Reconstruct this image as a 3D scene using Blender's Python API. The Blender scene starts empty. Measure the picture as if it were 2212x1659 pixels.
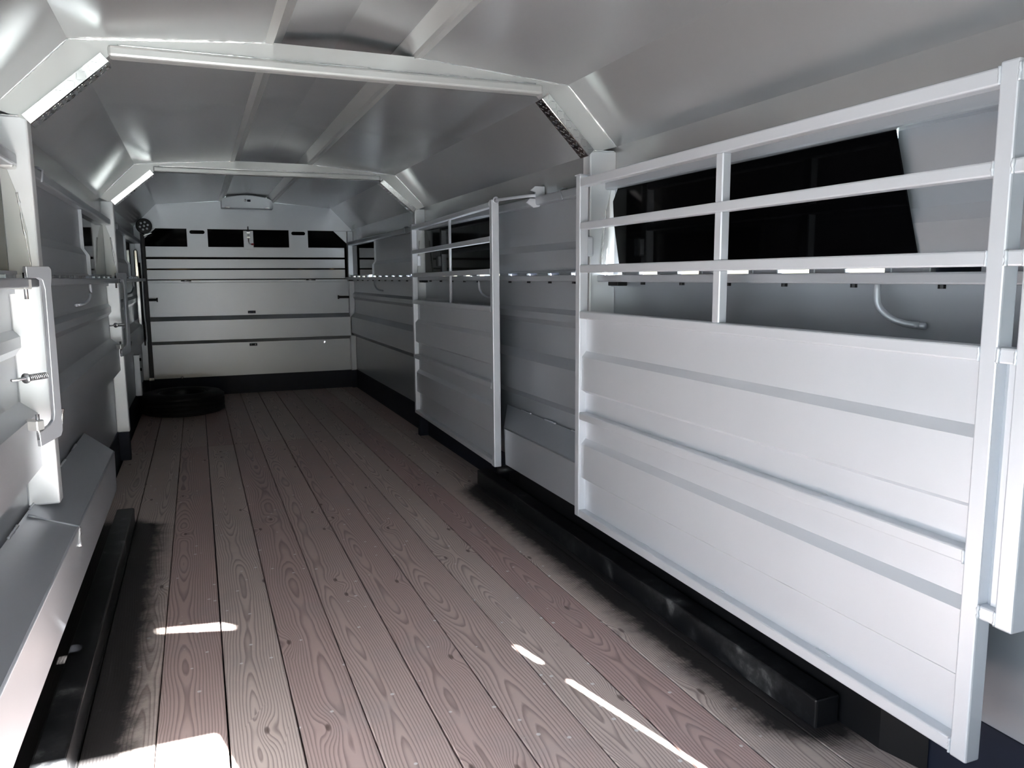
import bpy, bmesh, math, random
from mathutils import Vector, Matrix

random.seed(7)
sc = bpy.context.scene
C = sc.collection

# ------------------------------------------------------------------ camera
CX, CZ = -0.5473, 1.2451
YAW, PITCH, ROLL, FPX = 0.3811, -0.1368, 0.0063, 1686.25
fw = Vector((math.sin(YAW)*math.cos(PITCH), math.cos(YAW)*math.cos(PITCH), math.sin(PITCH)))
rt = Vector((math.cos(YAW), -math.sin(YAW), 0))
dn = fw.cross(rt)
r2 = rt*math.cos(ROLL) + dn*math.sin(ROLL)
d2 = -rt*math.sin(ROLL) + dn*math.cos(ROLL)
cd = bpy.data.cameras.new('camera')
cd.sensor_fit = 'HORIZONTAL'
cd.sensor_width = 36.0
cd.lens = FPX/2212*36.0
cd.clip_start = 0.02
cd.clip_end = 500
cam = bpy.data.objects.new('camera', cd)
C.objects.link(cam)
cam.matrix_world = Matrix(((r2.x, -d2.x, -fw.x, CX), (r2.y, -d2.y, -fw.y, 0.0), (r2.z, -d2.z, -fw.z, CZ), (0, 0, 0, 1)))
sc.camera = cam

# ------------------------------------------------------------------ sky, sun, exposure
SUN_DIR = Vector((-0.235, 0.972, -0.672)).normalized()      # the way the sunlight travels
w = bpy.data.worlds.new('World')
sc.world = w
w.use_nodes = True
nt = w.node_tree
bg = nt.nodes['Background']
sky = nt.nodes.new('ShaderNodeTexSky')
sky.sky_type = 'NISHITA'
sky.sun_disc = False
sky.sun_elevation = math.radians(33.9)
sky.sun_rotation = math.radians(180 - 13.6)
sky.air_density = 1.0
sky.dust_density = 0.7
sky.ozone_density = 1.0
nt.links.new(sky.outputs[0], bg.inputs[0])
bg.inputs[1].default_value = 0.25
sl = bpy.data.lights.new('sun', 'SUN')
sl.energy = 120.0
sl.color = (0.93, 0.965, 0.97)
sl.angle = math.radians(0.53)
so = bpy.data.objects.new('sun', sl)
C.objects.link(so)
so.rotation_euler = SUN_DIR.to_track_quat('-Z', 'Y').to_euler()
so.location = (3, -12, 9)
sc.view_settings.view_transform = 'Standard'
sc.view_settings.look = 'None'
sc.view_settings.gamma = 1.0
sc.view_settings.use_curve_mapping = False
sc.view_settings.exposure = 1.66

# ------------------------------------------------------------------ materials
def new_mat(name):
    m = bpy.data.materials.new(name)
    m.use_nodes = True
    return m, m.node_tree, m.node_tree.nodes['Principled BSDF']

def N(t, typ, **kw):
    n = t.nodes.new(typ)
    for k, v in kw.items():
        setattr(n, k, v)
    return n

def math_node(t, op, a, b=None, clamp=False):
    n = N(t, 'ShaderNodeMath', operation=op, use_clamp=clamp)
    for i, v in enumerate((a, b)):
        if v is None:
            continue
        if isinstance(v, (int, float)):
            n.inputs[i].default_value = v
        else:
            t.links.new(v, n.inputs[i])
    return n.outputs[0]

def ramp(t, fac, stops):
    r = N(t, 'ShaderNodeValToRGB')
    e = r.color_ramp.elements
    while len(e) < len(stops):
        e.new(0.5)
    for x, (p, c) in zip(e, stops):
        x.position = p
        x.color = (*c, 1) if len(c) == 3 else c
    t.links.new(fac, r.inputs[0])
    return r.outputs[0]

def mix(t, fac, a, b, blend='MIX'):
    n = N(t, 'ShaderNodeMix', data_type='RGBA', blend_type=blend)
    for sock, v in ((n.inputs[0], fac), (n.inputs[6], a), (n.inputs[7], b)):
        if isinstance(v, (int, float)):
            sock.default_value = v
        elif isinstance(v, tuple):
            sock.default_value = (*v, 1)
        else:
            t.links.new(v, sock)
    return n.outputs[2]

def steel(name, c, rough=0.34, metal=0.22, var=0.025, bump=0.02, spec=0.5):
    m, t, p = new_mat(name)
    tc = N(t, 'ShaderNodeTexCoord')
    n1 = N(t, 'ShaderNodeTexNoise')
    n1.inputs['Scale'].default_value = 2.3
    n1.inputs['Detail'].default_value = 5
    t.links.new(tc.outputs['Object'], n1.inputs['Vector'])
    n2 = N(t, 'ShaderNodeTexNoise')
    n2.inputs['Scale'].default_value = 420
    n2.inputs['Detail'].default_value = 2
    t.links.new(tc.outputs['Object'], n2.inputs['Vector'])
    lo = tuple(v*(1-var) for v in c)
    hi = tuple(min(1, v*(1+var)) for v in c)
    t.links.new(ramp(t, n1.outputs['Fac'], [(0.3, lo), (0.7, hi)]), p.inputs['Base Color'])
    p.inputs['Metallic'].default_value = metal
    p.inputs['Roughness'].default_value = rough
    p.inputs['Specular IOR Level'].default_value = spec
    b = N(t, 'ShaderNodeBump')
    b.inputs['Strength'].default_value = bump
    b.inputs['Distance'].default_value = 0.002
    t.links.new(n2.outputs['Fac'], b.inputs['Height'])
    t.links.new(b.outputs[0], p.inputs['Normal'])
    return m

def plain(name, c, rough=0.5, metal=0.0, spec=0.5):
    m, t, p = new_mat(name)
    tc = N(t, 'ShaderNodeTexCoord')
    n1 = N(t, 'ShaderNodeTexNoise')
    n1.inputs['Scale'].default_value = 9
    n1.inputs['Detail'].default_value = 6
    t.links.new(tc.outputs['Object'], n1.inputs['Vector'])
    t.links.new(ramp(t, n1.outputs['Fac'], [(0.3, tuple(v*0.85 for v in c)), (0.7, tuple(min(1, v*1.15) for v in c))]), p.inputs['Base Color'])
    p.inputs['Roughness'].default_value = rough
    p.inputs['Metallic'].default_value = metal
    p.inputs['Specular IOR Level'].default_value = spec
    return m

PAINT = steel('silver_paint', (0.40, 0.42, 0.45), rough=0.36, metal=0.42)
LIPM = steel('folded_lip_paint', (0.46, 0.465, 0.46), rough=0.32, metal=0.4)
GATEM = steel('gate_silver_paint', (0.63, 0.65, 0.685), rough=0.46, metal=0.42)
ROOFM = steel('roof_silver_paint', (0.40, 0.405, 0.41), rough=0.25, metal=0.5)
BEAMM = steel('beam_silver_paint', (0.52, 0.53, 0.52), rough=0.36, metal=0.3)
POSTM = steel('post_silver_paint', (0.72, 0.735, 0.75), rough=0.38, metal=0.3)
BEAD = steel('bright_weld_bead', (0.85, 0.86, 0.86), rough=0.24, metal=0.7)
GALV = steel('bright_galvanised_steel', (0.66, 0.67, 0.68), rough=0.25, metal=0.9)
NAVY = plain('dark_navy_undercoat', (0.009, 0.012, 0.024), 0.55, 0.0, 0.25)
BLACK = plain('black_paint', (0.005, 0.005, 0.006), 0.45, 0.0, 0.3)
RUBBER = plain('black_tyre_rubber', (0.007, 0.007, 0.008), 0.62, 0.0, 0.3)
PANE = plain('black_tinted_pane', (0.0012, 0.0012, 0.0015), 0.05, 0.0, 0.5)
PANE.node_tree.nodes['Principled BSDF'].inputs['IOR'].default_value = 1.12
CHROME = steel('polished_metal', (0.78, 0.78, 0.77), rough=0.16, metal=1.0)
RED = plain('red_grip', (0.25, 0.01, 0.02), 0.4)
LENS = plain('clear_lens', (0.75, 0.78, 0.82), 0.12)
DPLATE = steel('diamond_plate_aluminium', (0.80, 0.80, 0.79), rough=0.07, metal=1.0, var=0.05, bump=0.0)

def curb_mat():
    m, t, p = new_mat('black_curb_paint')
    tc = N(t, 'ShaderNodeTexCoord')
    n = N(t, 'ShaderNodeTexNoise')
    n.inputs['Scale'].default_value = 7
    n.inputs['Detail'].default_value = 8
    n.inputs['Roughness'].default_value = 0.65
    t.links.new(tc.outputs['Object'], n.inputs['Vector'])
    t.links.new(ramp(t, n.outputs['Fac'], [(0.50, (0.006, 0.006, 0.007)), (0.60, (0.030, 0.030, 0.031)), (0.70, (0.16, 0.157, 0.155))]), p.inputs['Base Color'])
    p.inputs['Roughness'].default_value = 0.38
    return m
CURB = curb_mat()

def wood_mat():
    m, t, p = new_mat('stained_plank_wood')
    L = t.links.new
    tc = N(t, 'ShaderNodeTexCoord')
    oi = N(t, 'ShaderNodeObjectInfo')
    rnd = oi.outputs['Random']
    sx = N(t, 'ShaderNodeSeparateXYZ')
    L(tc.outputs['Object'], sx.inputs[0])
    x, y = sx.outputs[0], sx.outputs[1]
    # slow meander of the log's heart along the plank
    def slow(seed, scale):
        cv = N(t, 'ShaderNodeCombineXYZ')
        L(math_node(t, 'MULTIPLY_ADD', rnd, 57.0), cv.inputs[0])
        cv.inputs[0].links[0].from_node.inputs[2].default_value = seed
        L(y, cv.inputs[1])
        n = N(t, 'ShaderNodeTexNoise')
        n.inputs['Scale'].default_value = scale
        n.inputs['Detail'].default_value = 2.5
        L(cv.outputs[0], n.inputs['Vector'])
        return n.outputs['Fac']
    a = slow(3.0, 0.42)
    b = slow(19.0, 0.75)
    xm = math_node(t, 'MULTIPLY', math_node(t, 'SUBTRACT', a, 0.5), 0.14)
    off = math_node(t, 'MULTIPLY', math_node(t, 'SUBTRACT', rnd, 0.5), 0.10)
    dx = math_node(t, 'SUBTRACT', math_node(t, 'SUBTRACT', x, xm), off)
    zc = math_node(t, 'MULTIPLY', math_node(t, 'SUBTRACT', b, 0.30), 0.20)
    # knots
    kv = N(t, 'ShaderNodeCombineXYZ')
    L(math_node(t, 'MULTIPLY', math_node(t, 'ADD', x, math_node(t, 'MULTIPLY', rnd, 31.0)), 2.6), kv.inputs[0])
    L(math_node(t, 'ADD', y, math_node(t, 'MULTIPLY', rnd, 17.0)), kv.inputs[1])
    vo = N(t, 'ShaderNodeTexVoronoi', voronoi_dimensions='2D')
    vo.inputs['Scale'].default_value = 2.1
    vo.inputs['Randomness'].default_value = 1.0
    L(kv.outputs[0], vo.inputs['Vector'])
    sc_ = N(t, 'ShaderNodeSeparateColor')
    L(vo.outputs['Color'], sc_.inputs[0])
    drop = math_node(t, 'GREATER_THAN', sc_.outputs[0], 0.55)          # most cells have no knot
    kd = math_node(t, 'ADD', vo.outputs['Distance'], drop)
    kb = math_node(t, 'EXPONENT', math_node(t, 'MULTIPLY', math_node(t, 'MULTIPLY', kd, kd), -34.0))
    fm = N(t, 'ShaderNodeMapping')
    fm.inputs['Scale'].default_value = (18, 1.6, 1)
    L(tc.outputs['Object'], fm.inputs['Vector'])
    fine = N(t, 'ShaderNodeTexNoise')
    fine.inputs['Scale'].default_value = 1.0
    fine.inputs['Detail'].default_value = 4
    L(fm.outputs[0], fine.inputs['Vector'])
    rad = math_node(t, 'SQRT', math_node(t, 'ADD', math_node(t, 'MULTIPLY', dx, dx), math_node(t, 'MULTIPLY', zc, zc)))
    rad = math_node(t, 'ADD', rad, math_node(t, 'MULTIPLY', kb, 0.030))
    rad = math_node(t, 'ADD', rad, math_node(t, 'MULTIPLY', fine.outputs['Fac'], 0.010))
    ring = math_node(t, 'FRACT', math_node(t, 'MULTIPLY', rad, 125.0))
    g = ramp(t, ring, [(0.0, (0, 0, 0)), (0.45, (0.10, 0.10, 0.10)), (0.86, (1, 1, 1)), (1.0, (0.1, 0.1, 0.1))])
    # streaky fibre
    fv = N(t, 'ShaderNodeMapping')
    fv.inputs['Scale'].default_value = (260, 5, 1)
    L(tc.outputs['Object'], fv.inputs['Vector'])
    fb = N(t, 'ShaderNodeTexNoise')
    fb.inputs['Scale'].default_value = 1.0
    fb.inputs['Detail'].default_value = 3
    L(fv.outputs[0], fb.inputs['Vector'])
    base = ramp(t, rnd, [(0.0, (0.53, 0.385, 0.35)), (0.3, (0.62, 0.51, 0.455)), (0.55, (0.50, 0.34, 0.315)), (0.8, (0.56, 0.475, 0.42)), (1.0, (0.64, 0.53, 0.475))])
    col = mix(t, math_node(t, 'MULTIPLY', g, 0.72), base, (0.125, 0.068, 0.060))
    col = mix(t, math_node(t, 'MULTIPLY', fb.outputs['Fac'], 0.35), col, (0.50, 0.43, 0.40))
    # knots' dark hearts
    col = mix(t, ramp(t, kd, [(0.0, (0.85, 0.85, 0.85)), (0.030, (0.70, 0.70, 0.70)), (0.050, (0, 0, 0))]), col, (0.075, 0.042, 0.036))
    # scuffs and pale dust
    geo = N(t, 'ShaderNodeNewGeometry')
    st = N(t, 'ShaderNodeTexNoise')
    st.inputs['Scale'].default_value = 3.2
    st.inputs['Detail'].default_value = 9
    st.inputs['Roughness'].default_value = 0.68
    L(geo.outputs['Position'], st.inputs['Vector'])
    col = mix(t, ramp(t, st.outputs['Fac'], [(0.52, (0, 0, 0)), (0.75, (0.5, 0.5, 0.5))]), col, (0.36, 0.32, 0.31))
    sp = N(t, 'ShaderNodeTexVoronoi')
    sp.inputs['Scale'].default_value = 13
    L(geo.outputs['Position'], sp.inputs['Vector'])
    col = mix(t, ramp(t, sp.outputs['Distance'], [(0.0, (0.9, 0.9, 0.9)), (0.075, (0.8, 0.8, 0.8)), (0.095, (0, 0, 0))]), col, (0.75, 0.73, 0.72))
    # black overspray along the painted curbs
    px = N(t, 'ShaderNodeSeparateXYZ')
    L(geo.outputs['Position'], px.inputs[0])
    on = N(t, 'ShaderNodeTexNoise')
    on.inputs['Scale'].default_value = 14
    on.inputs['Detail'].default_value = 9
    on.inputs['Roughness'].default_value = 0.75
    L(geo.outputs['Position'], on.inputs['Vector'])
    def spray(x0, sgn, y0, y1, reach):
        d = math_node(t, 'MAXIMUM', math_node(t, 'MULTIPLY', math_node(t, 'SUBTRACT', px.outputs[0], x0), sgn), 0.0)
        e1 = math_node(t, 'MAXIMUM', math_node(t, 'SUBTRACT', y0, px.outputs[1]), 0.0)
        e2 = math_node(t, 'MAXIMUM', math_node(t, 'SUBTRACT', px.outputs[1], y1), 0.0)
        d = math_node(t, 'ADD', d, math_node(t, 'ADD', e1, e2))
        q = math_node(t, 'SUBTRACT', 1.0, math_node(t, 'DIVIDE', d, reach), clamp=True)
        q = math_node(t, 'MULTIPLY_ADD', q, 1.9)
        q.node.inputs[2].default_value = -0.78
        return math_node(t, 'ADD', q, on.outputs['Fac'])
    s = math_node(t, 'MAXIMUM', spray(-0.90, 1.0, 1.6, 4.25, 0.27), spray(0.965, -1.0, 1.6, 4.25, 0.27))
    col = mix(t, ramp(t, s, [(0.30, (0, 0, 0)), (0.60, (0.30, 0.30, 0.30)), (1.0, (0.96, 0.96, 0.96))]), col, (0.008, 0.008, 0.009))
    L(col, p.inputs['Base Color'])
    L(math_node(t, 'MULTIPLY_ADD', g, -0.1), p.inputs['Roughness'])
    p.inputs['Roughness'].links[0].from_node.inputs[2].default_value = 0.56
    p.inputs['Specular IOR Level'].default_value = 0.35
    bp = N(t, 'ShaderNodeBump')
    bp.inputs['Strength'].default_value = 0.25
    bp.inputs['Distance'].default_value = 0.0015
    L(g, bp.inputs['Height'])
    L(bp.outputs[0], p.inputs['Normal'])
    return m
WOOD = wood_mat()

def ground_mat():
    m, t, p = new_mat('grassy_gravel')
    tc = N(t, 'ShaderNodeTexCoord')
    n = N(t, 'ShaderNodeTexNoise')
    n.inputs['Scale'].default_value = 0.6
    n.inputs['Detail'].default_value = 8
    t.links.new(tc.outputs['Object'], n.inputs['Vector'])
    t.links.new(ramp(t, n.outputs['Fac'], [(0.35, (0.016, 0.026, 0.016)), (0.5, (0.022, 0.030, 0.025)), (0.65, (0.034, 0.038, 0.038))]), p.inputs['Base Color'])
    p.inputs['Roughness'].default_value = 0.95
    return m
GROUND = ground_mat()

# ------------------------------------------------------------------ mesh helpers
def finish(name, bm, mat, parent=None, smooth=False):
    bmesh.ops.remove_doubles(bm, verts=bm.verts, dist=1e-6)
    bmesh.ops.recalc_face_normals(bm, faces=bm.faces)
    me = bpy.data.meshes.new(name)
    bm.to_mesh(me)
    bm.free()
    me.materials.append(mat)
    if smooth:
        for f in me.polygons:
            f.use_smooth = True
    o = bpy.data.objects.new(name, me)
    C.objects.link(o)
    if parent is not None:
        o.parent = parent
    return o

def add_box(bm, x0, x1, y0, y1, z0, z1, bev=0.0, seg=1):
    b2 = bmesh.new()
    vs = [b2.verts.new((x, y, z)) for x in (x0, x1) for y in (y0, y1) for z in (z0, z1)]
    for f in ((0, 1, 3, 2), (4, 6, 7, 5), (0, 4, 5, 1), (2, 3, 7, 6), (0, 2, 6, 4), (1, 5, 7, 3)):
        b2.faces.new([vs[i] for i in f])
    if bev > 0:
        bmesh.ops.bevel(b2, geom=list(b2.edges), offset=bev, segments=seg, affect='EDGES', profile=0.5)
    merge(bm, b2)

def merge(bm, b2, mat=None):
    if mat is not None:
        bmesh.ops.transform(b2, matrix=mat, verts=b2.verts)
    me = bpy.data.meshes.new('tmp')
    b2.to_mesh(me)
    b2.free()
    bm.from_mesh(me)
    bpy.data.meshes.remove(me)

def box(name, mat, parent, x0, x1, y0, y1, z0, z1, bev=0.003, seg=1):
    bm = bmesh.new()
    add_box(bm, min(x0, x1), max(x0, x1), min(y0, y1), max(y0, y1), min(z0, z1), max(z0, z1), bev, seg)
    return finish(name, bm, mat, parent)

def add_prism(bm, pts, axis, a, b, bev=0.0):
    """closed polygon pts in the plane across `axis`, pushed from a to b along it"""
    def P(u, v, s):
        return {'x': (s, u, v), 'y': (u, s, v), 'z': (u, v, s)}[axis]
    b2 = bmesh.new()
    lo = [b2.verts.new(P(u, v, a)) for u, v in pts]
    hi = [b2.verts.new(P(u, v, b)) for u, v in pts]
    n = len(pts)
    b2.faces.new(lo)
    b2.faces.new(list(reversed(hi)))
    for i in range(n):
        b2.faces.new((lo[i], hi[i], hi[(i+1) % n], lo[(i+1) % n]))
    if bev > 0:
        bmesh.ops.recalc_face_normals(b2, faces=b2.faces)
        bmesh.ops.bevel(b2, geom=list(b2.edges), offset=bev, segments=1, affect='EDGES')
    merge(bm, b2)

def prism(name, mat, parent, pts, axis, a, b, bev=0.0):
    bm = bmesh.new()
    add_prism(bm, pts, axis, a, b, bev)
    return finish(name, bm, mat, parent)

def sheet(pts, t, horizontal=True):
    """open polyline -> closed polygon with thickness t along the first coordinate (or second)"""
    if horizontal:
        return list(pts) + [(u+t, v) for u, v in reversed(pts)]
    return list(pts) + [(u, v+t) for u, v in reversed(pts)]

def add_tube(bm, path, r, n=10, close=False):
    path = [Vector(p) for p in path]
    rings = []
    m = len(path)
    up = Vector((0.13, 0.21, 0.97)).normalized()
    for i, p in enumerate(path):
        if close:
            d = path[(i+1) % m] - path[i-1]
        else:
            d = path[min(i+1, m-1)] - path[max(i-1, 0)]
        d.normalize()
        s = d.cross(up)
        if s.length < 1e-3:
            s = d.cross(Vector((1, 0, 0)))
        s.normalize()
        q = s.cross(d)
        rr = r[i] if isinstance(r, (list, tuple)) else r
        rings.append([bm.verts.new(p + (s*math.cos(2*math.pi*k/n) + q*math.sin(2*math.pi*k/n))*rr) for k in range(n)])
    cnt = m if close else m-1
    for i in range(cnt):
        A, B = rings[i], rings[(i+1) % m]
        for k in range(n):
            bm.faces.new((A[k], A[(k+1) % n], B[(k+1) % n], B[k]))
    if not close:
        bm.faces.new(list(reversed(rings[0])))
        bm.faces.new(rings[-1])

def tube(name, mat, parent, path, r, n=10, close=False):
    bm = bmesh.new()
    add_tube(bm, path, r, n, close)
    return finish(name, bm, mat, parent, smooth=True)

def empty(name, loc=(0, 0, 0), rz=0.0):
    o = bpy.data.objects.new(name, None)
    o.empty_display_size = 0.1
    C.objects.link(o)
    o.location = loc
    o.rotation_euler = (0, 0, rz)
    return o

def thing(name, label, cat, loc=(0, 0, 0), rz=0.0, group=None):
    o = empty(name, loc, rz)
    return tag(o, label, cat, group)

def tag(o, label, cat, group=None):
    o['label'] = label
    o['category'] = cat
    if group:
        o['group'] = group
    return o

def struct(o, label=None, cat=None):
    o['kind'] = 'structure'
    if label:
        o['label'] = label
    if cat:
        o['category'] = cat
    return o

# weld bead: a lumpy thin line
def weld(name, parent, p0, p1, r=0.0035, mat=None, cover=0.5, step=0.01):
    bm = bmesh.new()
    p0, p1 = Vector(p0), Vector(p1)
    n = max(6, int((p1-p0).length/step))
    path, rad = [], []
    on = True
    for i in range(n+1):
        if random.random() < 0.07:
            on = random.random() < cover
        path.append(p0.lerp(p1, i/n) + Vector((random.uniform(-1, 1), random.uniform(-1, 1), random.uniform(-1, 1)))*r*0.22)
        rad.append(r*random.uniform(0.8, 1.35) if on else r*0.45)
    add_tube(bm, path, rad, 6)
    return finish(name, bm, mat if mat in (GATEM, PAINT) else BEAD, parent, smooth=True)

HW, ZW, XS, ZS = 1.106, 1.776, 0.883, 2.004
YA, YB, YC, YR = 2.945, 5.90, 8.95, -0.15
BAYS = [(YR, YA), (YA, YB), (YB, YC)]

# ------------------------------------------------------------------ outside ground
g = bmesh.new()
add_box(g, -60, 60, -60, 70, -0.9, -0.62)
struct(finish('ground', g, GROUND), 'sunlit grass and gravel ground outside the trailer', 'ground')

# trees behind the trailer (out of view; they stand against the sun and colour the reflections)
LEAF = plain('dark_green_leaves', (0.050, 0.085, 0.022), 0.7)
BARK = plain('grey_bark', (0.08, 0.065, 0.05), 0.9)
tree_src = None
def tree(x, y, h, label):
    global tree_src
    t = thing('tree', label, 'tree', (x, y, -0.62), 0, 'trees behind the trailer')
    if tree_src is None:
        bm = bmesh.new()
        rr = random.Random(3)
        for k in range(26):
            b2 = bmesh.new()
            bmesh.ops.create_icosphere(b2, subdivisions=2, radius=rr.uniform(0.10, 0.2))
            for v in b2.verts:
                v.co *= 1+rr.uniform(-0.16, 0.16)
            a = rr.uniform(0, 6.28)
            zz_ = rr.uniform(0.22, 0.86)
            r_ = 0.30*math.sin(math.pi*min(1, (zz_-0.05)/0.95))*rr.uniform(0.3, 1.0)
            merge(bm, b2, Matrix.Translation((r_*math.cos(a), r_*math.sin(a), zz_)))
        c = finish('crown', bm, LEAF, t)
        tk = tube('trunk', BARK, t, [(0, 0, 0), (0.01, 0, 0.3), (0, 0.01, 0.6)], [0.035, 0.028, 0.015], 8)
        tree_src = (c.data, tk.data)
    else:
        for nm, me in zip(('crown', 'trunk'), tree_src):
            o = bpy.data.objects.new(nm, me)
            C.objects.link(o)
            o.parent = t
    t.scale = (h*1.05, h*1.05, h)
    t.rotation_euler = (0, 0, x*1.7)
    return t
for i, (x, y, h) in enumerate([(-17, -10, 6.4), (-11.4, -14, 6.8), (-5.2, -16.5, 6.6), (1.0, -17.5, 6.2), (7.2, -16.5, 6.7), (13, -14, 6.3), (18, -9, 6.8)]):
    tree(x, y, h, 'leafy green tree standing well behind the trailer')

# ------------------------------------------------------------------ floor of planks
floor = struct(empty('floor', (0, 0, 0)), 'worn stained plank floor with long boards running to the front wall', 'floor')
D, X0 = 0.1842, -0.9026
JOINT = 6.165
sub = box('subfloor', BLACK, floor, -HW, HW, YR, YC, -0.10, -0.046, 0)
plank_mesh = {}
def plank(x0, x1, y0, y1):
    key = (round(x1-x0, 4), round(y1-y0, 3))
    if key not in plank_mesh:
        bm = bmesh.new()
        hx, hy = (x1-x0)/2, (y1-y0)/2
        add_box(bm, -hx, hx, -hy, hy, -0.045, 0.0, 0.0022, 1)
        me = bpy.data.meshes.new('plank')
        bmesh.ops.recalc_face_normals(bm, faces=bm.faces)
        bm.to_mesh(me)
        bm.free()
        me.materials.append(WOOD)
        plank_mesh[key] = me
    o = bpy.data.objects.new('plank', plank_mesh[key])
    C.objects.link(o)
    o.parent = floor
    o.location = ((x0+x1)/2, (y0+y1)/2, 0)
    return o
for k in range(-2, 12):
    a = max(-HW+0.002, X0+k*D)
    b = min(HW-0.002, X0+(k+1)*D)
    if b-a < 0.02:
        continue
    gap = 0.0034 + 0.0010*((k*7) % 3)
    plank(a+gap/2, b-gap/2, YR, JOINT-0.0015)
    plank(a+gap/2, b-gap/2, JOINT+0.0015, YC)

# ------------------------------------------------------------------ roof
ceiling = struct(empty('ceiling', (0, 0, 0)), 'silver painted steel roof with sloped sides and a raised ridge', 'ceiling')
for a, b in BAYS:
    for s in (-1, 1):
        prism('slope_panel', ROOFM, ceiling, [(s*HW, ZW), (s*XS, ZS), (s*(XS+0.012), ZS+0.012), (s*(HW+0.012), ZW+0.006)], 'y', a, b)
        prism('roof_panel', ROOFM, ceiling, [(s*XS, ZS), (s*0.278, 2.051), (s*0.278, 2.056), (s*XS, ZS+0.012)], 'y', a, b)
        # folded lip beside the raised ridge: flange, upright and slanted strip
        prism('ridge_lip', LIPM, ceiling, [(s*0.280, 2.050), (s*0.252, 2.047), (s*0.247, 2.062), (s*0.205, 2.100), (s*0.205, 2.106), (s*0.255, 2.070), (s*0.280, 2.058)], 'y', a, b)
    prism('ridge_panel', ROOFM, ceiling, [(-0.207, 2.100), (0, 2.124), (0.207, 2.100), (0.207, 2.107), (0, 2.131), (-0.207, 2.107)], 'y', a, b)

# ------------------------------------------------------------------ side walls
RIBS = [(1.205, 0.000), (1.085, 0.000), (1.062, 0.020), (1.027, 0.020), (1.000, 0.000), (0.850, 0.000), (0.808, 0.050),
        (0.630, 0.050), (0.584, 0.000), (0.200, 0.000)]
def build_wall(side):
    s = -1 if side == 'left' else 1
    wall = struct(empty('wall_'+side, (0, 0, 0)),
                  'ribbed silver steel side wall on the %s with a dark slot window above the sill rail' % side, 'wall')
    for i, (a, b) in enumerate(BAYS):
        a2, b2 = a+0.0, b
        pts = sheet([(s*(HW-o), z) for z, o in RIBS], s*0.004)
        prism('ribbed_panel', PAINT, wall, pts, 'y', a2, b2)
        prism('eave_sheet', ROOFM, wall, sheet([(s*HW, ZW), (s*HW, 1.625)], s*0.004), 'y', a2, b2)
        e0 = a2+0.075 if i else a2
        r = box('sill_rail', PAINT, wall, s*1.018, s*HW, e0, b2-0.005, 1.221, 1.2495, 0.005, 2)
        # ledge below the rail that closes the wall behind it
        box('sill_ledge', PAINT, wall, s*1.09, s*(HW+0.004), a2, b2, 1.200, 1.222, 0)
        y = b2-0.32 if s > 0 else -9
        while y > e0+0.1:
            bm = bmesh.new()
            add_tube(bm, [(s*1.05, y, 1.221), (s*1.05, y, 1.211)], 0.009, 8)
            finish('bolt', bm, BLACK, r)
            y -= 0.262
        if s < 0:
            continue
        bm = bmesh.new()
        add_box(bm, s*1.03 if s > 0 else s*1.075, s*1.075 if s > 0 else s*1.03, b2-0.16, b2-0.08, 1.205, 1.2215, 0.002)
        finish('stop_block', bm, BLACK, r)
    # baseboard: dark kick strip
    bb = box('baseboard_'+side, NAVY, None, s*(HW-0.006), s*(HW+0.004), YR, YC, -0.05, 0.205, 0)
    struct(bb, 'dark navy kick strip along the foot of the %s wall' % side, 'baseboard')
    return wall
wall_l = build_wall('left')
wall_r = build_wall('right')

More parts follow.
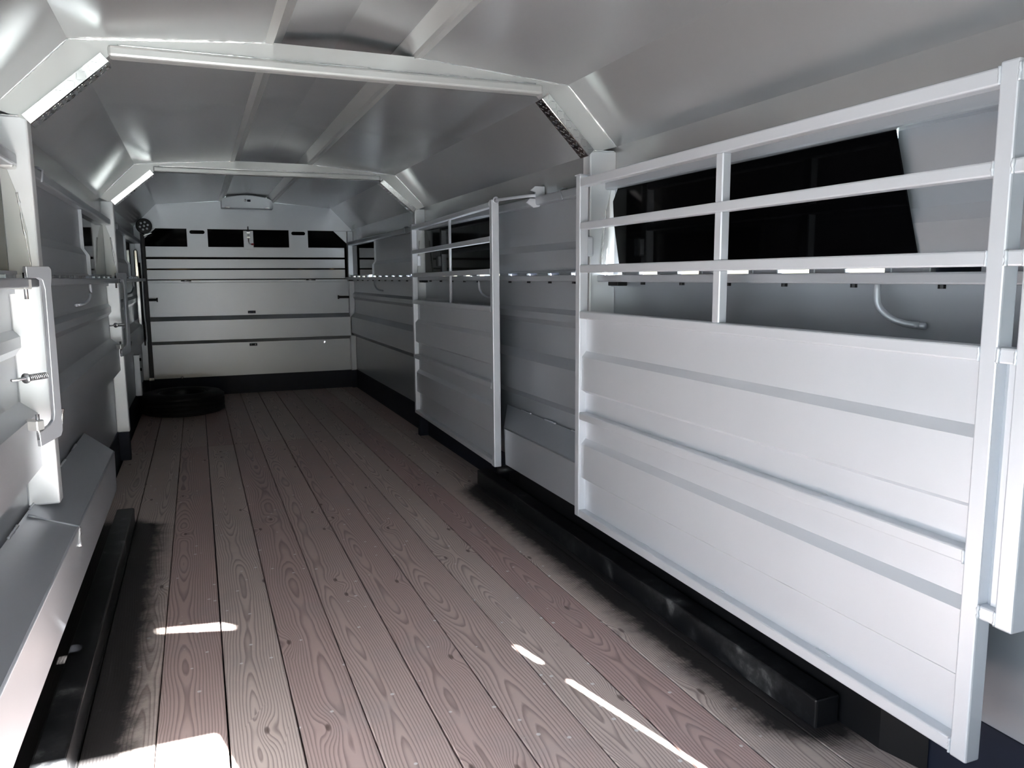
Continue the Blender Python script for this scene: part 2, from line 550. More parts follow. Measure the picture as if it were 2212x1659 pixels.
# ------------------------------------------------------------------ windows: tinted pane, sliding sheet, tracks and notched strip
def window(n, side, bay, y_split, where, pane_in_front):
    s = -1 if side == 'left' else 1
    a, b = BAYS[bay]
    w = struct(empty('window_%d' % n, (0, 0, 0)), where, 'window')
    xp, xs, stp = (1.074, 1.101, 0.016) if pane_in_front else (1.098, 1.086, 0.022)
    z0, z1 = 1.265, 1.612
    if pane_in_front:
        ysp = [(b-0.10, z0), (b-0.045, 1.46), (b-0.035, 1.55), (b-0.085, z1), (y_split+0.09, z1), (y_split, 1.29), (y_split, z0)]
    else:
        ysp = [(b-0.02, z0), (b-0.02, z1), (y_split-0.12, z1), (y_split+0.13, z0)]
    prism('pane', PANE, w, ysp, 'x', s*xp, s*(xp+0.005))
    # sliding steel sheet with a step in it
    prof = [(s*xs, z1+0.01), (s*xs, 1.405), (s*(xs-stp), 1.368), (s*(xs-stp), z0)]
    yn = a+0.03
    sp = prism('sliding_sheet', PAINT, w, sheet(prof, s*0.003), 'y', yn, y_split+(0.10 if pane_in_front else 0.0))
    if not pane_in_front:
        bm = bmesh.new()
        add_prism(bm, sheet([(s*(xs-0.016), z1), (s*(xs-0.016), 1.40), (s*(xs-0.040), 1.365), (s*(xs-0.040), z0)], s*0.020), 'y', y_split-0.003, y_split+0.003)
        finish('sheet_flange', bm, PAINT, sp)
    # upper track
    e0 = a+0.08 if bay else a
    box('jamb_sheet', PAINT, w, s*1.100, s*1.104, b-0.15, b+0.0, 1.25, 1.63, 0)
    tr = box('upper_track', PAINT, w, s*1.050, s*HW, e0, b-0.005, 1.598, 1.640, 0.008, 2)
    # notched strip on the sill
    st = box('notched_strip', PAINT, w, s*1.060, s*1.080, e0+0.20, b-0.10, 1.2605, 1.272, 0.002)
    y = b-0.215
    tabm = None
    while y > e0+0.25:
        if tabm is None:
            bm = bmesh.new()
            add_box(bm, -0.010, 0.010, -0.065, 0.065, -0.0065, 0.0065, 0.002)
            add_box(bm, -0.013, -0.008, -0.067, -0.045, -0.0075, 0.0075, 0.002)
            add_box(bm, -0.013, -0.008, 0.045, 0.067, -0.0075, 0.0075, 0.002)
            o = finish('tab', bm, PAINT, st)
            tabm = o.data
        else:
            o = bpy.data.objects.new('tab', tabm)
            C.objects.link(o)
            o.parent = st
        o.location = (s*1.068, y, 1.2552)
        if s < 0:
            o.rotation_euler = (0, 0, math.pi)
        y -= 0.262
    box('backing_strip', NAVY, w, s*1.085, s*1.095, yn, y_split-0.04, 1.249, 1.27, 0)
    # loop of wire that stops the sheet
    tube('wire_clip', PAINT, w, [(s*1.046, yn+0.36, 1.596), (s*1.044, yn+0.385, 1.640), (s*1.060, yn+0.39, 1.650), (s*1.085, yn+0.39, 1.648)], 0.004, 6)
    return w
window(1, 'right', 0, 1.41, 'long black tinted pane behind the upper bars of the nearest swing gate', True)
window(2, 'right', 1, 4.28, 'black tinted pane behind the upper bars of the farther swing gate', False)
window(3, 'right', 2, 7.60, 'small black tinted pane on the right wall next to the front wall', False)
window(4, 'left', 0, 1.45, 'black tinted pane at the left picture edge before the near post', False)
window(5, 'left', 1, 4.60, 'black tinted pane and steel sheet between the two left posts', False)
window(6, 'left', 2, 7.30, 'narrow black tinted pane on the left wall near the round lamp', False)

# ------------------------------------------------------------------ arches
def arch(y, il, ir, label):
    A = thing('roof_arch', label, 'arch frame', (0, y, 0), 0, 'welded steel arches')
    zt = 1.963
    # web plates: side thirds reach the roof, the middle stops under the raised ridge
    bm = bmesh.new()
    add_prism(bm, [(-0.79, zt), (0.79, zt), (XS, ZS), (0.258, 2.053), (-0.258, 2.053), (-XS, ZS)], 'y', 0.0, 0.008)
    finish('web_plate', bm, BEAMM, A)
    box('cross_tube', BEAMM, A, -0.77, 0.77, -0.012, 0.045, zt-0.004, zt+0.032, 0.009, 2)
    for s, inn in ((-1, il), (1, ir)):
        bm = bmesh.new()
        add_prism(bm, [(s*0.765, zt), (s*XS, ZS), (s*HW, ZW), (s*inn, 1.745)], 'y', -0.002, 0.050)
        br = finish('corner_brace', bm, BEAMM, A)
        # post
        zb = 0.495 if y < 4 else 0.2
        bm = bmesh.new()
        add_box(bm, min(s*inn, s*(HW+0.002)), max(s*inn, s*(HW+0.002)), 0.0, 0.066, zb, 1.757, 0.006, 2)
        po = finish('post', bm, POSTM, A)
        if zb < 0.4:
            box('post_foot', NAVY, po, s*(inn+0.004), s*HW, 0.004, 0.060, 0.0, zb, 0.002)
        # welded patch where the pillar is notched beside the window
        bm = bmesh.new()
        add_prism(bm, [(s*1.100, 1.66), (s*1.055, 1.50), (s*1.04, 1.40), (s*1.035, 1.28), (s*1.062, 1.262), (s*1.100, 1.262)], 'y', -0.006, -0.001, 0.001)
        finish('web_gusset', bm, BEAMM, po)
        weld('weld_bead', po, (s*1.058, -0.006, 1.52), (s*1.036, -0.006, 1.27), 0.0035, BEAMM, 0.7)
        # diamond plate corner guard: front leg and underside leg
        p0 = Vector((s*0.770, 0, 1.945))
        p1 = Vector((s*(inn-0.008), 0, 1.735))
        d = (p1-p0).normalized()
        nrm = Vector((-d.z, 0, d.x))
        if nrm.z < 0:
            nrm = -nrm                       # towards the roof
        L = (p1-p0).length
        M = Matrix(((d.x, 0, nrm.x, p0.x), (0, 1, 0, 0), (d.z, 0, nrm.z, p0.z), (0, 0, 0, 1)))
        bm = bmesh.new()
        b2 = bmesh.new()
        add_box(b2, 0, L, -0.009, -0.005, -0.006, 0.032, 0.001)
        add_box(b2, 0, L, -0.009, 0.062, -0.006, -0.002, 0.001)
        k = 0
        u = 0.012
        while u < L-0.012:                   # raised lugs
            for j, v in enumerate((0.006, 0.022)):
                q = bmesh.new()
                add_box(q, -0.009, 0.009, -0.0012, 0.0012, -0.0016, 0.0016, 0.0007)
                ang = 0.78 if (k+j) % 2 else -0.78
                merge(b2, q, Matrix.Translation((u, -0.0092, v)) @ Matrix.Rotation(ang, 4, 'Y'))
            for j, v in enumerate((0.006, 0.022, 0.038, 0.052)):
                q = bmesh.new()
                add_box(q, -0.009, 0.009, -0.0016, 0.0016, -0.0012, 0.0012, 0.0007)
                ang = 0.78 if (k+j) % 2 else -0.78
                merge(b2, q, Matrix.Translation((u, v, -0.0062)) @ Matrix.Rotation(ang, 4, 'Z'))
            u += 0.024
            k += 1
        merge(bm, b2, M)
        g = finish('corner_guard', bm, DPLATE, A)
        g['label'] = 'bright diamond plate corner guard'
        # weld beads
        weld('weld_bead', A, (s*XS, -0.003, ZS-0.001), (s*HW, -0.003, ZW), 0.0035, BEAMM, 0.6)
        weld('weld_bead', A, (s*0.26, -0.001, 2.0515), (s*XS, -0.001, ZS-0.001), 0.0035, BEAMM, 0.5)
        weld('weld_bead', A, (s*(inn+0.02), -0.003, 1.756), (s*(HW-0.01), -0.003, 1.757), 0.002, BEAMM, 0.5)
    weld('weld_bead', A, (-0.74, -0.002, zt+0.0335), (0.74, -0.002, zt+0.0335), 0.003, BEAMM, 0.5)
    return A
arch(YA, 1.014, 0.985, 'nearest welded steel arch with bright diamond plate corners')
arch(YB, 1.028, 1.028, 'farther welded steel arch between the middle and the front bay')

# ------------------------------------------------------------------ front wall
front = struct(empty('wall_front', (0, 0, 0)), 'silver steel front wall with dark rib lines and a black slot window', 'wall')
FR = [(1.200, 0.0), (0.850, 0.0), (0.806, 0.075), (0.596, 0.075), (0.556, 0.0), (0.197, 0.0)]
prism('ribbed_panel', PAINT, front, sheet([(YC-o, z) for z, o in FR], 0.004), 'x', -HW, HW)
fk = box('baseboard_front', NAVY, None, -HW, HW, YC-0.010, YC+0.004, -0.05, 0.199, 0)
struct(fk, 'dark navy kick strip along the foot of the front wall', 'baseboard')
prism('header_sheet', PAINT, front, [(-HW, 1.757), (HW, 1.757), (HW, ZW), (XS, ZS), (0.27, 2.051), (0.2, 2.101), (0, 2.125), (-0.2, 2.101), (-0.27, 2.051), (-XS, ZS), (-HW, ZW)], 'y', YC-0.004, YC)
box('cross_rail', PAINT, front, -1.045, 1.045, YC-0.045, YC, 1.200, 1.229, 0.004, 2)
for s in (-1, 1):
    box('corner_post', PAINT, front, s*1.046, s*HW, YC-0.075, YC, 0.2, ZW-0.02, 0.005, 2)
    box('post_foot', NAVY, front, s*1.05, s*HW, YC-0.07, YC-0.005, 0.0, 0.2, 0)
    prism('gusset', PAINT, front, [(s*0.905, 1.757), (s*1.05, 1.757), (s*1.05, 1.618)], 'y', YC-0.018, YC-0.010)
    bm = bmesh.new()
    add_tube(bm, [(s*1.050, YC-0.05, 1.028), (s*0.930, YC-0.05, 1.028)], 0.013, 12)
    add_tube(bm, [(s*0.934, YC-0.05, 1.028), (s*0.922, YC-0.05, 1.028)], 0.022, 12)
    finish('pipe_stub', bm, BLACK, front)
for z in (0.881, 0.528):
    pl = box('rivet_plate', NAVY, front, -0.042, 0.038, YC-0.008 if z > 0.7 else YC-0.008, YC-0.002, z-0.014, z+0.014, 0.002)
    for x in (-0.024, 0.020):
        tube('rivet', CHROME, pl, [(x, YC-0.007, z), (x, YC-0.013, z)], 0.008, 10)
bh = tube('bolt_head', CHROME, front, [(-0.738, YC-0.008, 0.207), (-0.738, YC-0.022, 0.207), (-0.738, YC-0.027, 0.207)], [0.016, 0.014, 0.006], 12)
w7 = struct(empty('window_7', (0, 0, 0)), 'wide black slot window under the header of the front wall', 'window')
box('pane', PANE, w7, -1.05, 1.05, YC-0.006, YC-0.001, 1.225, 1.76, 0)

dp = thing('drop_panel', 'slatted silver drop panel below the black slot of the front wall', 'hatch', (0, YC-0.03, 1.235))
dz = -1.235
for z0, z1 in ((1.237, 1.334), (1.350, 1.446), (1.467, 1.574)):
    box('slat', PAINT, dp, -1.008, 1.014, -0.006, 0.016, z0+dz, z1+dz, 0.002)
for x in (-0.506, 0.520):
    bm = bmesh.new()
    # plate with a stadium shaped hand hole: two side bars, top bar, body
    w2, z0, z1 = 0.101, 1.552+dz, 1.764+dz
    hz0, hz1, hw = 1.706+dz, 1.744+dz, 0.074
    hole = [(x+hw-0.019+0.019*math.cos(a), (hz0+hz1)/2+0.019*math.sin(a)) for a in [math.pi*(-0.5+i/8) for i in range(9)]] + \
           [(x-hw+0.019+0.019*math.cos(a), (hz0+hz1)/2+0.019*math.sin(a)) for a in [math.pi*(0.5+i/8) for i in range(9)]]
    outer = []
    for hx_, hz_ in hole:
        dx_, dz_ = (hx_-x)/hw, (hz_-(hz0+hz1)/2)/0.019
        outer.append((hx_, hz_))
    zc = (hz0+hz1)/2
    def out_pt(px_, pz_):
        if abs(px_-x) < hw-0.0189:
            return (px_, z1 if pz_ > zc else z0)
        sx_ = 1 if px_ > x else -1
        ang = math.atan2(pz_-zc, abs(px_-x)-(hw-0.019))
        if ang > 0.5:
            return (x+sx_*w2*min(1, 1.05-0.12*(ang-0.5)), z1 if ang > 0.8 else z1-0.012)
        if ang < -0.5:
            return (x+sx_*w2, z0)
        return (x+sx_*w2, pz_)
    outr = [out_pt(*q) for q in hole]
    n = len(hole)
    for yy in (-0.012, -0.007):
        vi = [bm.verts.new((q[0], yy, q[1])) for q in hole]
        vo_ = [bm.verts.new((q[0], yy, q[1])) for q in outr]
        for i in range(n):
            j = (i+1) % n
            try:
                bm.faces.new((vi[i], vi[j], vo_[j], vo_[i]))
            except ValueError:
                pass
    finish('handle_plate', bm, PAINT, dp)
lp = box('latch_plate', PAINT, dp, -0.050, 0.050, -0.012, -0.007, 1.548+dz, 1.745+dz, 0.002)
tube('latch_bolt', GALV, lp, [(0.0, -0.024, 1.60+dz+0.03), (0.0, -0.024, 1.79+dz)], 0.007, 8)
for z in (1.665, 1.715):
    box('bolt_keeper', GALV, lp, -0.020, 0.020, -0.034, -0.012, z+dz, z+0.022+dz, 0.003)
tube('latch_lever', GALV, lp, [(0.0, -0.024, 1.64+dz), (0.004, -0.026, 1.615+dz), (0.016, -0.028, 1.605+dz), (0.028, -0.028, 1.604+dz)], 0.006, 8)
tube('lever_grip', RED, lp, [(0.026, -0.028, 1.604+dz), (0.052, -0.028, 1.604+dz)], 0.010, 10)
for x in (-0.641, 0.634):
    tube('hinge', GALV, dp, [(x-0.05, -0.012, -0.012), (x+0.05, -0.012, -0.012)], 0.009, 8)

# housing under the ridge
hb = thing('light_housing', 'grey sheet metal light housing under the roof ridge at the front wall', 'light housing', (0, 8.80, 1.97))
pts = [(-0.256, 0.0), (0.256, 0.0), (0.258, 0.070)] + [(0.258-0.516*i/10, 0.098+0.040*math.sin(math.pi*i/10)) for i in range(0, 11)] + [(-0.258, 0.070)]
pts[3] = (0.245, 0.098)
prism('body', PAINT, hb, pts, 'y', 0, 0.148, 0.004)
tube('lens', LENS, hb, [(-0.018, 0.002, 0.082), (-0.018, -0.010, 0.082)], 0.013, 12)
box('switch', NAVY, hb, 0.0, 0.034, -0.004, 0.002, 0.070, 0.092, 0.002)
for x in (-0.20, 0.20):
    box('clip', GALV, hb, x-0.024, x+0.024, -0.007, 0.004, 0.002, 0.014, 0.002)

# round LED lamp
ll = thing('work_lamp', 'round black lamp with a ring of small lenses in the front left corner', 'lamp', (-1.000, 8.80, 1.772))
bm = bmesh.new()
add_tube(bm, [(0, 0.06, 0), (0, 0.02, 0), (0, -0.01, 0), (0, -0.012, 0)], [0.05, 0.074, 0.076, 0.066], 28)
finish('housing', bm, BLACK, ll, True)
for k in range(7):
    a = 2*math.pi*k/6
    r = 0 if k == 6 else 0.038
    bm = bmesh.new()
    x, z = r*math.cos(a+0.26), r*math.sin(a+0.26)
    add_tube(bm, [(x, -0.010, z), (x, -0.018, z), (x, -0.021, z)], [0.012, 0.010, 0.004], 10)
    finish('lens', bm, LENS, ll, True)
prism('bracket', GALV, ll, [(-0.01, -0.10), (0.065, -0.072), (0.065, -0.066), (-0.01, -0.094)], 'y', -0.01, 0.06)

cdt = thing('cable_conduit', 'black vertical cable conduit running down the front left corner', 'conduit', (-1.022, 8.84, 0.2))
box('channel', BLACK, cdt, -0.018, 0.018, -0.02, 0.02, 0.0, 1.50, 0.004)
box('foot_clamp', GALV, cdt, -0.03, 0.02, -0.03, 0.0, 0.0, 0.03, 0.003)

# escape door edge on the left wall near the front
ed = thing('door_edge_strip', 'narrow shiny curved metal door edge beside the black conduit', 'door edge', (-1.062, 8.36, 0.80))
bm = bmesh.new()
add_prism(bm, [(-0.020, 0.0), (0.016, 0.0), (0.018, 0.25), (0.016, 0.55), (0.012, 0.72), (-0.020, 0.72)], 'y', -0.03, 0.03, 0.008)
finish('edge', bm, CHROME, ed)
tube('latch_rod', BLACK, ed, [(0.022, 0.03, -0.2), (0.022, 0.03, 0.6)], 0.007, 8)
dr = thing('escape_door_post', 'pale post with two dark hinge bolts on the left wall near the front', 'post', (-1.075, 7.75, 0.2))
box('jamb', PAINT, dr, -0.03, 0.024, -0.05, 0.05, 0.0, 0.37, 0.004)
for z in (0.33, 0.24):
    tube('hinge_bolt', BLACK, dr, [(0.02, -0.05, z), (0.034, -0.05, z)], 0.014, 10)

# ------------------------------------------------------------------ rear end (behind the camera): half door, jambs, header
TANE = 0.672/0.9999
rear = struct(empty('wall_rear', (0, 0, 0)), 'rear frame of the trailer with its left half open', 'wall')
box('header', PAINT, rear, -HW, 0.986, YR-0.04, YR, 1.62, 2.045, 0)
box('header', PAINT, rear, 0.986, HW, YR-0.04, YR, 1.735, 2.045, 0)
bm = bmesh.new()
add_prism(bm, [(-0.28, 2.045), (0.0, 2.045), (0.0, 2.125), (-0.2, 2.102)], 'y', YR-0.04, YR)
finish('ridge_cap', bm, PAINT, rear)
prism('ridge_sill', PAINT, rear, [(0.0, 2.03), (0.42, 2.03), (0.42, 2.05), (0.30, 2.12), (0.262, 2.12), (0.262, 2.066), (0.03, 2.118), (0.0, 2.12)], 'y', YR-0.02, YR)
box('corner_post', PAINT, rear, -HW-0.01, -1.03, YR-0.06, YR, -0.1, 1.7, 0)
box('corner_post', PAINT, rear, 1.002, HW+0.01, YR-0.04, YR, -0.1, 1.74, 0)
box('latch_block', PAINT, rear, 0.975, 1.01, YR-0.04, YR, 1.545, 1.62, 0)
door = struct(empty('door_1', (0, YR, 0)), 'closed right half of the rear door behind the viewer', 'door')
box('door_panel', PAINT, door, 0.0, 0.986, -0.04, 0.0, -0.02, 1.625, 0)

# unseen dark mat added to cut floor bounce light at the entrance, nearer than the picture's lower edge
bm = bmesh.new()
add_box(bm, -1.02, 0.86, -0.12, 1.30, 0.0005, 0.012, 0.003)
k = -0.94
while k < 0.82:
    add_box(bm, k, k+0.03, -0.10, 1.28, 0.0115, 0.015, 0.001)
    k += 0.08
tag(finish('bounce_cut_mat', bm, RUBBER), 'unseen black ribbed mat added at the rear entrance to cut bounce light', 'mat')

# ------------------------------------------------------------------ swing gates
def swing_gate(hx, hy, nx, ny, z0, rails, label, lift=0.0, extension=False, bar_u=None, round_bar=False, kscale=1.0):
    dx, dy = nx-hx, ny-hy
    L = math.hypot(dx, dy)
    rz = math.atan2(dy, dx)
    G = thing('swing_gate', label, 'gate', (hx, hy, z0), rz, 'steel swing gates folded against the right wall')
    if lift:
        G.rotation_euler = (0, -math.atan2(lift, L), rz)
    T = 0.037
    dep = 0.040
    def zz(z):
        return z-z0
    ztop = rails[0][1]
    box('hinge_stile', GATEM, G, 0, T, 0, dep, 0, zz(ztop)+0.012, 0.004, 2)
    box('latch_stile', GATEM, G, L-T-0.002, L, -0.001, dep, -0.004, zz(ztop)+0.008, 0.004, 2)
    for a, b in rails:
        box('rail', GATEM, G, T-0.002, L-T+0.0, 0.001, dep-0.002, zz(a), zz(b), 0.004, 2)
        weld('weld_bead', G, (L-T-0.003, 0.000, zz(a)), (L-T-0.003, 0.000, zz(b)), 0.003, GATEM, 0.8, 0.004)
    # ribbed sheets between the lower rails
    def ribbed(za, zb, ribs):
        pr = [(0.033, zz(za)+0.002)]
        for r0, r1, r2_, r3 in ribs:
            pr += [(0.033, zz(r0)), (0.012, zz(r1)), (0.012, zz(r2_)), (0.033, zz(r3))]
        pr += [(0.033, zz(zb)-0.002)]
        prism('ribbed_sheet', GATEM, G, sheet(pr, 0.003), 'x', T-0.006, L-T+0.004)
    r4, rm, rb = rails[3], rails[4], rails[5]
    def kz(*v):
        return tuple(CZ+(q-CZ)*kscale for q in v)
    ribbed(r4[0], rm[1], [kz(0.929, 0.905, 0.764, 0.750)])
    ribbed(rm[0], rb[1], [kz(0.551, 0.527, 0.381, 0.366)])
    if bar_u:
        if round_bar:
            tube('upright_bar', GATEM, G, [(bar_u, 0.018, zz(rails[3][1])), (bar_u, 0.018, zz(rails[0][0]))], 0.0095, 12)
        else:
            for i in range(3):
                box('upright_bar', GATEM, G, bar_u-0.017, bar_u+0.017, 0.004, 0.034, zz(rails[i+1][1])-0.001, zz(rails[i][0])+0.001, 0.003)
    # small weld blobs along the sheet edges
    for zr in (rm[1], rb[1], r4[0]):
        for k in range(3):
            u = L*(0.27+0.24*k)
            weld('weld_bead', G, (u, 0.030, zz(zr)), (u+0.05, 0.030, zz(zr)), 0.0028, GATEM, 0.9, 0.008)
    # hinge
    box('hinge_knuckle', GATEM, G, -0.01, 0.03, dep-0.004, dep+0.030, zz(1.325), zz(1.405), 0.008, 2)
    box('hinge_knuckle', GATEM, G, -0.01, 0.03, dep-0.004, dep+0.030, zz(0.56), zz(0.62), 0.008, 2)
    box('hinge_plate', GATEM, G, -0.012, 0.036, 0.0, 0.05, zz(ztop)+0.012, zz(ztop)+0.017, 0.002)
    if extension:
        e0, e1 = L+0.037, L+0.037+0.037
        box('latch_stile', GATEM, G, e0, e1, -0.002, dep, zz(kz(0.527)[0]), zz(ztop)+0.012, 0.004, 2)
        for a, b in rails[:4] + [kz(0.529, 0.560)]:
            box('rail', GATEM, G, L-0.002, e0+0.002, 0.001, dep-0.002, zz(a), zz(b), 0.004, 2)
            for u in (L+0.001, e0):
                weld('weld_bead', G, (u, 0.000, zz(a)), (u, 0.000, zz(b)), 0.0033, GATEM, 0.85, 0.004)
        prism('filler_sheet', GATEM, G, [(L-0.004, 0.030), (L+0.012, 0.020), (e0-0.008, 0.020), (e0+0.004, 0.030), (e0+0.004, 0.033), (L-0.004, 0.033)], 'z', zz(kz(0.558)[0]), zz(kz(1.068)[0]))
    return G
R1 = [(1.610, 1.645), (1.436, 1.466), (1.259, 1.291), (1.067, 1.099), (0.635, 0.667), (0.203, 0.236)]
R2 = [(1.592, 1.620), (1.415, 1.443), (1.244, 1.273), (1.045, 1.075), (0.633, 0.665), (0.211, 0.240)]
KG = 0.97
R1 = [(CZ+(a-CZ)*KG, CZ+(b-CZ)*KG) for a, b in R1]
g1 = swing_gate(CX+(0.945-CX)*KG, 2.995*KG, CX+(0.930-CX)*KG, 1.079*KG, CZ+(0.203-CZ)*KG, R1, 'large pale swing gate in the right foreground with ribbed lower sheets', 0, True, 0.976*KG, False, KG)
g2 = swing_gate(0.965, 5.790, 0.899, 3.870, 0.211, R2, 'farther narrow looking swing gate in front of the right wall', 0.014, False, 1.035, True)

# hook that ties the farther gate back
hk = thing('gate_hook', 'steel hook rod tying the farther gate back to the right wall', 'hook', (1.07, 3.66, 1.64))
prism('hook_plate', GATEM, hk, [(-0.07, -0.03), (-0.03, -0.055), (0.0, -0.05), (0.03, -0.01), (0.03, 0.05), (-0.02, 0.05), (-0.045, 0.03), (-0.02, 0.022), (-0.02, -0.012), (-0.05, -0.01)], 'y', -0.006, 0.006)
tube('rod', GATEM, hk, [(-0.155, 0.19, -0.004), (-0.11, 0.11, 0.0), (-0.05, 0.02, 0.004), (-0.02, -0.01, 0.004)], 0.008, 8)
ring = [(-0.155+0.014*math.cos(a), 0.195, -0.004+0.014*math.sin(a)) for a in [2*math.pi*i/14 for i in range(14)]]
tube('eye', GATEM, hk, ring, 0.005, 6, True)

# ------------------------------------------------------------------ tie rings
def tie_ring(s, y, z, label):
    t = thing('tie_ring', label, 'tie ring', (s*1.09, y, z), 0, 'half round tie rings below the sill rails')
    # the rod drops from the rail, then bows back to the wall further to the rear
    pts = [(-s*0.050, 0.0, 0.0), (-s*0.051, 0.0, -0.018), (-s*0.052, -0.002, -0.036)]
    for i in range(1, 13):
        a = i/12*math.pi/2
        pts.append((-s*0.052*math.cos(a)**0.8 if i < 12 else 0.0, -0.002-0.083*(1-math.cos(a)), -0.036-0.068*math.sin(a)))
    tube('rod', PAINT, t, pts, 0.0085, 10)
    tube('end_weld', PAINT, t, [(0.004*s, -0.085-0.016, -0.106), (0.002*s, -0.085+0.016, -0.106)], 0.008, 8)
    return t
tie_ring(1, 1.490, 1.225, 'tie ring seen between the bars of the nearest gate')
tie_ring(1, 4.480, 1.225, 'tie ring showing past the edge of the farther gate')
tie_ring(1, 7.480, 1.225, 'tie ring on the right wall close to the front wall')
tie_ring(-1, 4.440, 1.225, 'tie ring on the left wall beside the near slam latch')
tie_ring(-1, 7.40, 1.225, 'tie ring on the left wall beyond the far post')

# ------------------------------------------------------------------ slam latches on the left posts
def slam_latch(p0, p1, k, label):
    dx, dy = p1[0]-p0[0], p1[1]-p0[1]
    rz = math.atan2(dy, dx)
    t = thing('slam_latch', label, 'latch', (p0[0], p0[1], 0), rz, 'slam latches on the left posts')
    out = [(0.013, 1.285), (0.100, 1.286), (0.109, 1.277), (0.108, 1.250), (0.103, 1.226), (0.104, 1.046), (0.102, 0.822),
           (0.100, 0.762), (0.092, 0.747), (0.010, 0.728), (0.008, 0.772), (0.052, 0.789), (0.067, 0.802), (0.072, 0.822), (0.077, 1.106),
           (0.078, 1.215), (0.071, 1.243), (0.058, 1.250), (0.013, 1.250)]
    out = [(u, 1.285+(z-1.285)*k) for u, z in out]
    bm = bmesh.new()
    add_prism(bm, out, 'y', -0.007, 0.007, 0.0015)
    finish('plate', bm, PAINT, t)
    for z in (1.236, 0.80):
        z = 1.285+(z-1.285)*k
        box('hinge_lug', BEAMM, t, -0.004, 0.026, -0.012, 0.06, z-0.020, z+0.012, 0.003)
        tube('hinge_pin', GALV, t, [(0.012, 0, z-0.05), (0.012, 0, z+0.03)], 0.006, 8)
    # spring rod from the wall
    zr = 0.945
    tube('rod', GALV, t, [(-0.06, 0.010, zr), (0.085, 0.010, zr)], 0.0045, 8)
    hel = [(-0.005+0.075*i/110, 0.010+0.009*math.cos(i*0.62), zr+0.009*math.sin(i*0.62)) for i in range(111)]
    tube('spring', GALV, t, hel, 0.0022, 5)
    tube('washer', GALV, t, [(-0.010, 0.010, zr), (-0.005, 0.010, zr)], 0.016, 12)
    # bent wire pull beyond the plate
    tube('wire_pull', GALV, t, [(0.098, 0.012, 0.842), (0.128, 0.012, 0.826), (0.116, 0.012, 0.782), (0.106, 0.012, 0.768)], 0.0045, 6)
    return t
slam_latch((-1.035, 2.76), (-0.965, 2.86), 1.0, 'near slam latch plate on the left post at the picture edge')
slam_latch((-1.038, 5.72), (-0.982, 5.80), 0.985, 'far slam latch plate on the second left post')
# upper lug on the near left post
ul = thing('catch_lug', 'small welded lug high on the near left post', 'lug', (-1.075, 2.92, 1.61))
box('lug', BEAMM, ul, -0.02, 0.022, -0.03, 0.03, -0.020, 0.024, 0.008, 2)

# ------------------------------------------------------------------ wheel fenders
def fender(s, xin, zin, zwall, zbot, yf, yfw, label):
    f = thing('wheel_fender', label, 'fender', (0, 0, 0), 0, 'boxed wheel fenders')
    yb, ybw = 1.42, 1.28
    xo = HW-0.012
    def slab(name, quad, off):
        bm = bmesh.new()
        a = [bm.verts.new((s*x, y, z)) for x, y, z in quad]
        b = [bm.verts.new((s*(x+off[0]), y+off[1], z+off[2])) for x, y, z in quad]
        bm.faces.new(a)
        bm.faces.new(list(reversed(b)))
        for i in range(4):
            bm.faces.new((a[i], b[i], b[(i+1) % 4], a[(i+1) % 4]))
        return finish(name, bm, PAINT, f)
    slab('top_plate', [(xo, yfw, zwall), (xin, yf, zin), (xin, yb, zin), (xo, ybw, zwall)], (0, 0, -0.004))
    slab('side_skirt', [(xin, yf, zin), (xin, yb, zin), (xin, yb, zbot), (xin, yf-0.02, zbot)], (0.004, 0, 0))
    slab('front_plate', [(xin, yf, zin), (xo, yfw, zwall), (xo, yfw, zbot), (xin, yf-0.02, zbot)], (0, -0.004, 0))
    slab('rear_plate', [(xin, yb, zin), (xo, ybw, zwall), (xo, ybw, zbot), (xin, yb, zbot)], (0, 0.004, 0))
    bm = bmesh.new()
    add_prism(bm, [(s*1.062, yf+0.05), (s*xo, yfw-0.02), (s*xo, ybw+0.02), (s*1.062, yb)], 'z', 0.0, zbot+0.05, 0.0)
    finish('liner', bm, BLACK, f)
    tube('folded_edge', PAINT, f, [(s*(xin+0.003), yf-0.01, zin-0.002), (s*(xin+0.003), yb, zin-0.002)], 0.005, 8)
    for k in range(9):
        y0 = 1.3+k*0.315
        weld('weld_bead', f, (s*(xo-0.002), y0, zwall+0.001), (s*(xo-0.002), y0+0.13, zwall+0.001), 0.004, GATEM, 0.9, 0.008)
    weld('weld_bead', f, (s*(xo-0.01), 2.80, zwall), (s*xin, 2.84, zin), 0.004, PAINT, 1.0, 0.02)
    weld('weld_bead', f, (s*xin, 2.84, zin), (s*(xin-0.003), 2.80, zin-0.055), 0.005, GALV, 1.0, 0.008)
    return f
fender(-1, 0.950, 0.437, 0.503, 0.258, 4.06, 4.25, 'left wheel fender with shadowed top and pale sunlit side')
fender(1, 0.950, 0.437, 0.509, 0.240, 3.86, 4.17, 'right wheel fender seen between the two swing gates')

for s, x0, x1, y0, y1, lab in ((-1, 0.905, 0.985, 1.50, 4.31, 'black floor curb along the left wheel fender'),
                               (1, 0.968, 1.050, 1.55, 4.36, 'black floor curb under the gates on the right')):
    bm = bmesh.new()
    add_box(bm, min(s*x0, s*x1), max(s*x0, s*x1), y0, y1, 0.0, 0.088, 0.006, 2)
    o = finish('floor_curb', bm, CURB)
    tag(o, lab, 'curb', 'black floor curbs')
sb = thing('stub_pipe', 'short black pipe stub below the end of the farther gate', 'pipe', (0.985, 3.885, 0.20))
tube('pipe', BLACK, sb, [(-0.06, 0.0, 0.0), (0.0, -0.004, 0.0), (0.068, -0.012, 0.0)], 0.022, 14)

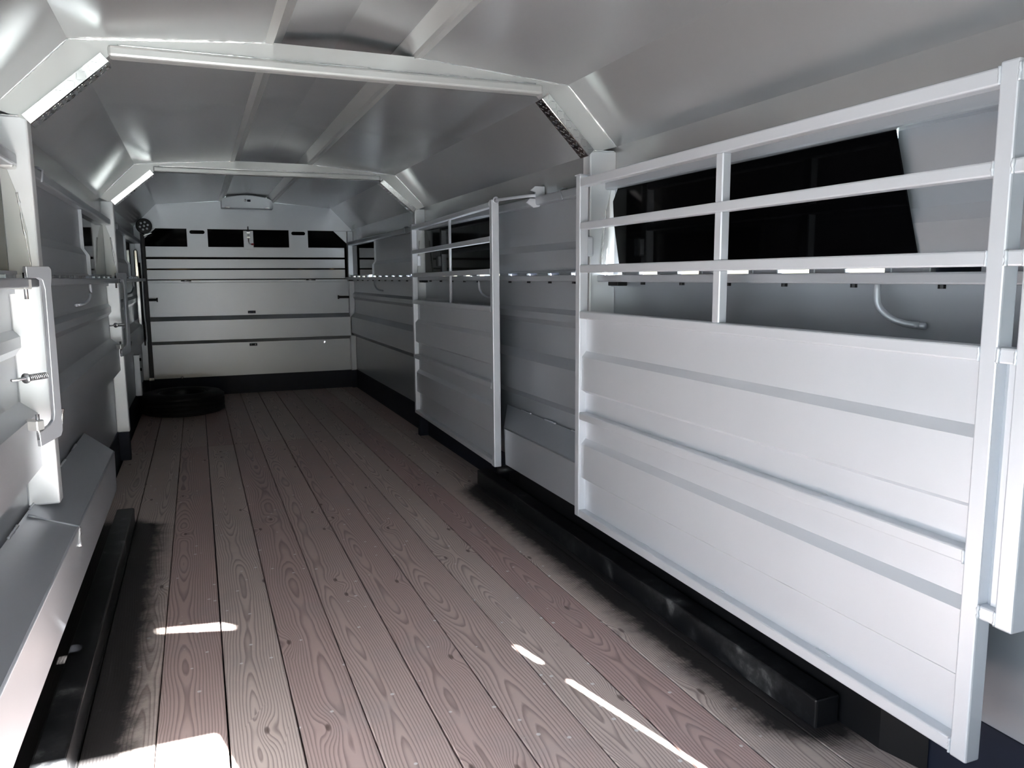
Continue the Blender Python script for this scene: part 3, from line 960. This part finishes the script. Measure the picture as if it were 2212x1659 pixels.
# ------------------------------------------------------------------ spare tyre lying on the floor
ty = thing('spare_tyre', 'black spare tyre lying flat on the floor by the front left corner', 'tyre', (-0.722, 7.875, 0.0))
def lathe(name, prof, mat, parent, n=72):
    bm = bmesh.new()
    rings = []
    for r, z in prof:
        rings.append([bm.verts.new((r*math.cos(2*math.pi*k/n), r*math.sin(2*math.pi*k/n), z)) for k in range(n)])
    m = len(prof)
    for i in range(m):
        A, B = rings[i], rings[(i+1) % m]
        for k in range(n):
            bm.faces.new((A[k], A[(k+1) % n], B[(k+1) % n], B[k]))
    o = finish(name, bm, mat, parent, True)
    return o
R = 0.368
prof = [(0.205, 0.025), (0.235, 0.006), (0.29, 0.0), (0.335, 0.010), (0.356, 0.026)]
zs = [0.030, 0.052, 0.056, 0.064, 0.068, 0.092, 0.096, 0.104, 0.108, 0.130, 0.134, 0.142, 0.146, 0.170]
for i, z in enumerate(zs):
    groove = i in (2, 3, 6, 7, 10, 11)
    prof.append((R-0.010 if groove else R, z))
prof += [(0.356, 0.178), (0.335, 0.196), (0.29, 0.206), (0.235, 0.200), (0.205, 0.180)]
lathe('tread', prof, RUBBER, ty)
lathe('rim', [(0.20, 0.03), (0.214, 0.03), (0.214, 0.188), (0.206, 0.194), (0.198, 0.188), (0.19, 0.15), (0.185, 0.06)], BLACK, ty)
bm = bmesh.new()
n = 40
ringa = []
for r, z in ((0.188, 0.075), (0.150, 0.105), (0.110, 0.110), (0.070, 0.130), (0.066, 0.135)):
    ringa.append([bm.verts.new((r*math.cos(2*math.pi*k/n), r*math.sin(2*math.pi*k/n), z)) for k in range(n)])
for A, B in zip(ringa, ringa[1:]):
    for k in range(n):
        bm.faces.new((A[k], A[(k+1) % n], B[(k+1) % n], B[k]))
finish('wheel_disc', bm, BLACK, ty, True)
tube('hub_cap', GALV, ty, [(0, 0, 0.10), (0, 0, 0.15), (0, 0, 0.155)], [0.030, 0.028, 0.018], 16)

# smooth shading by angle is left flat on purpose for folded sheet; weld and rods are already smooth
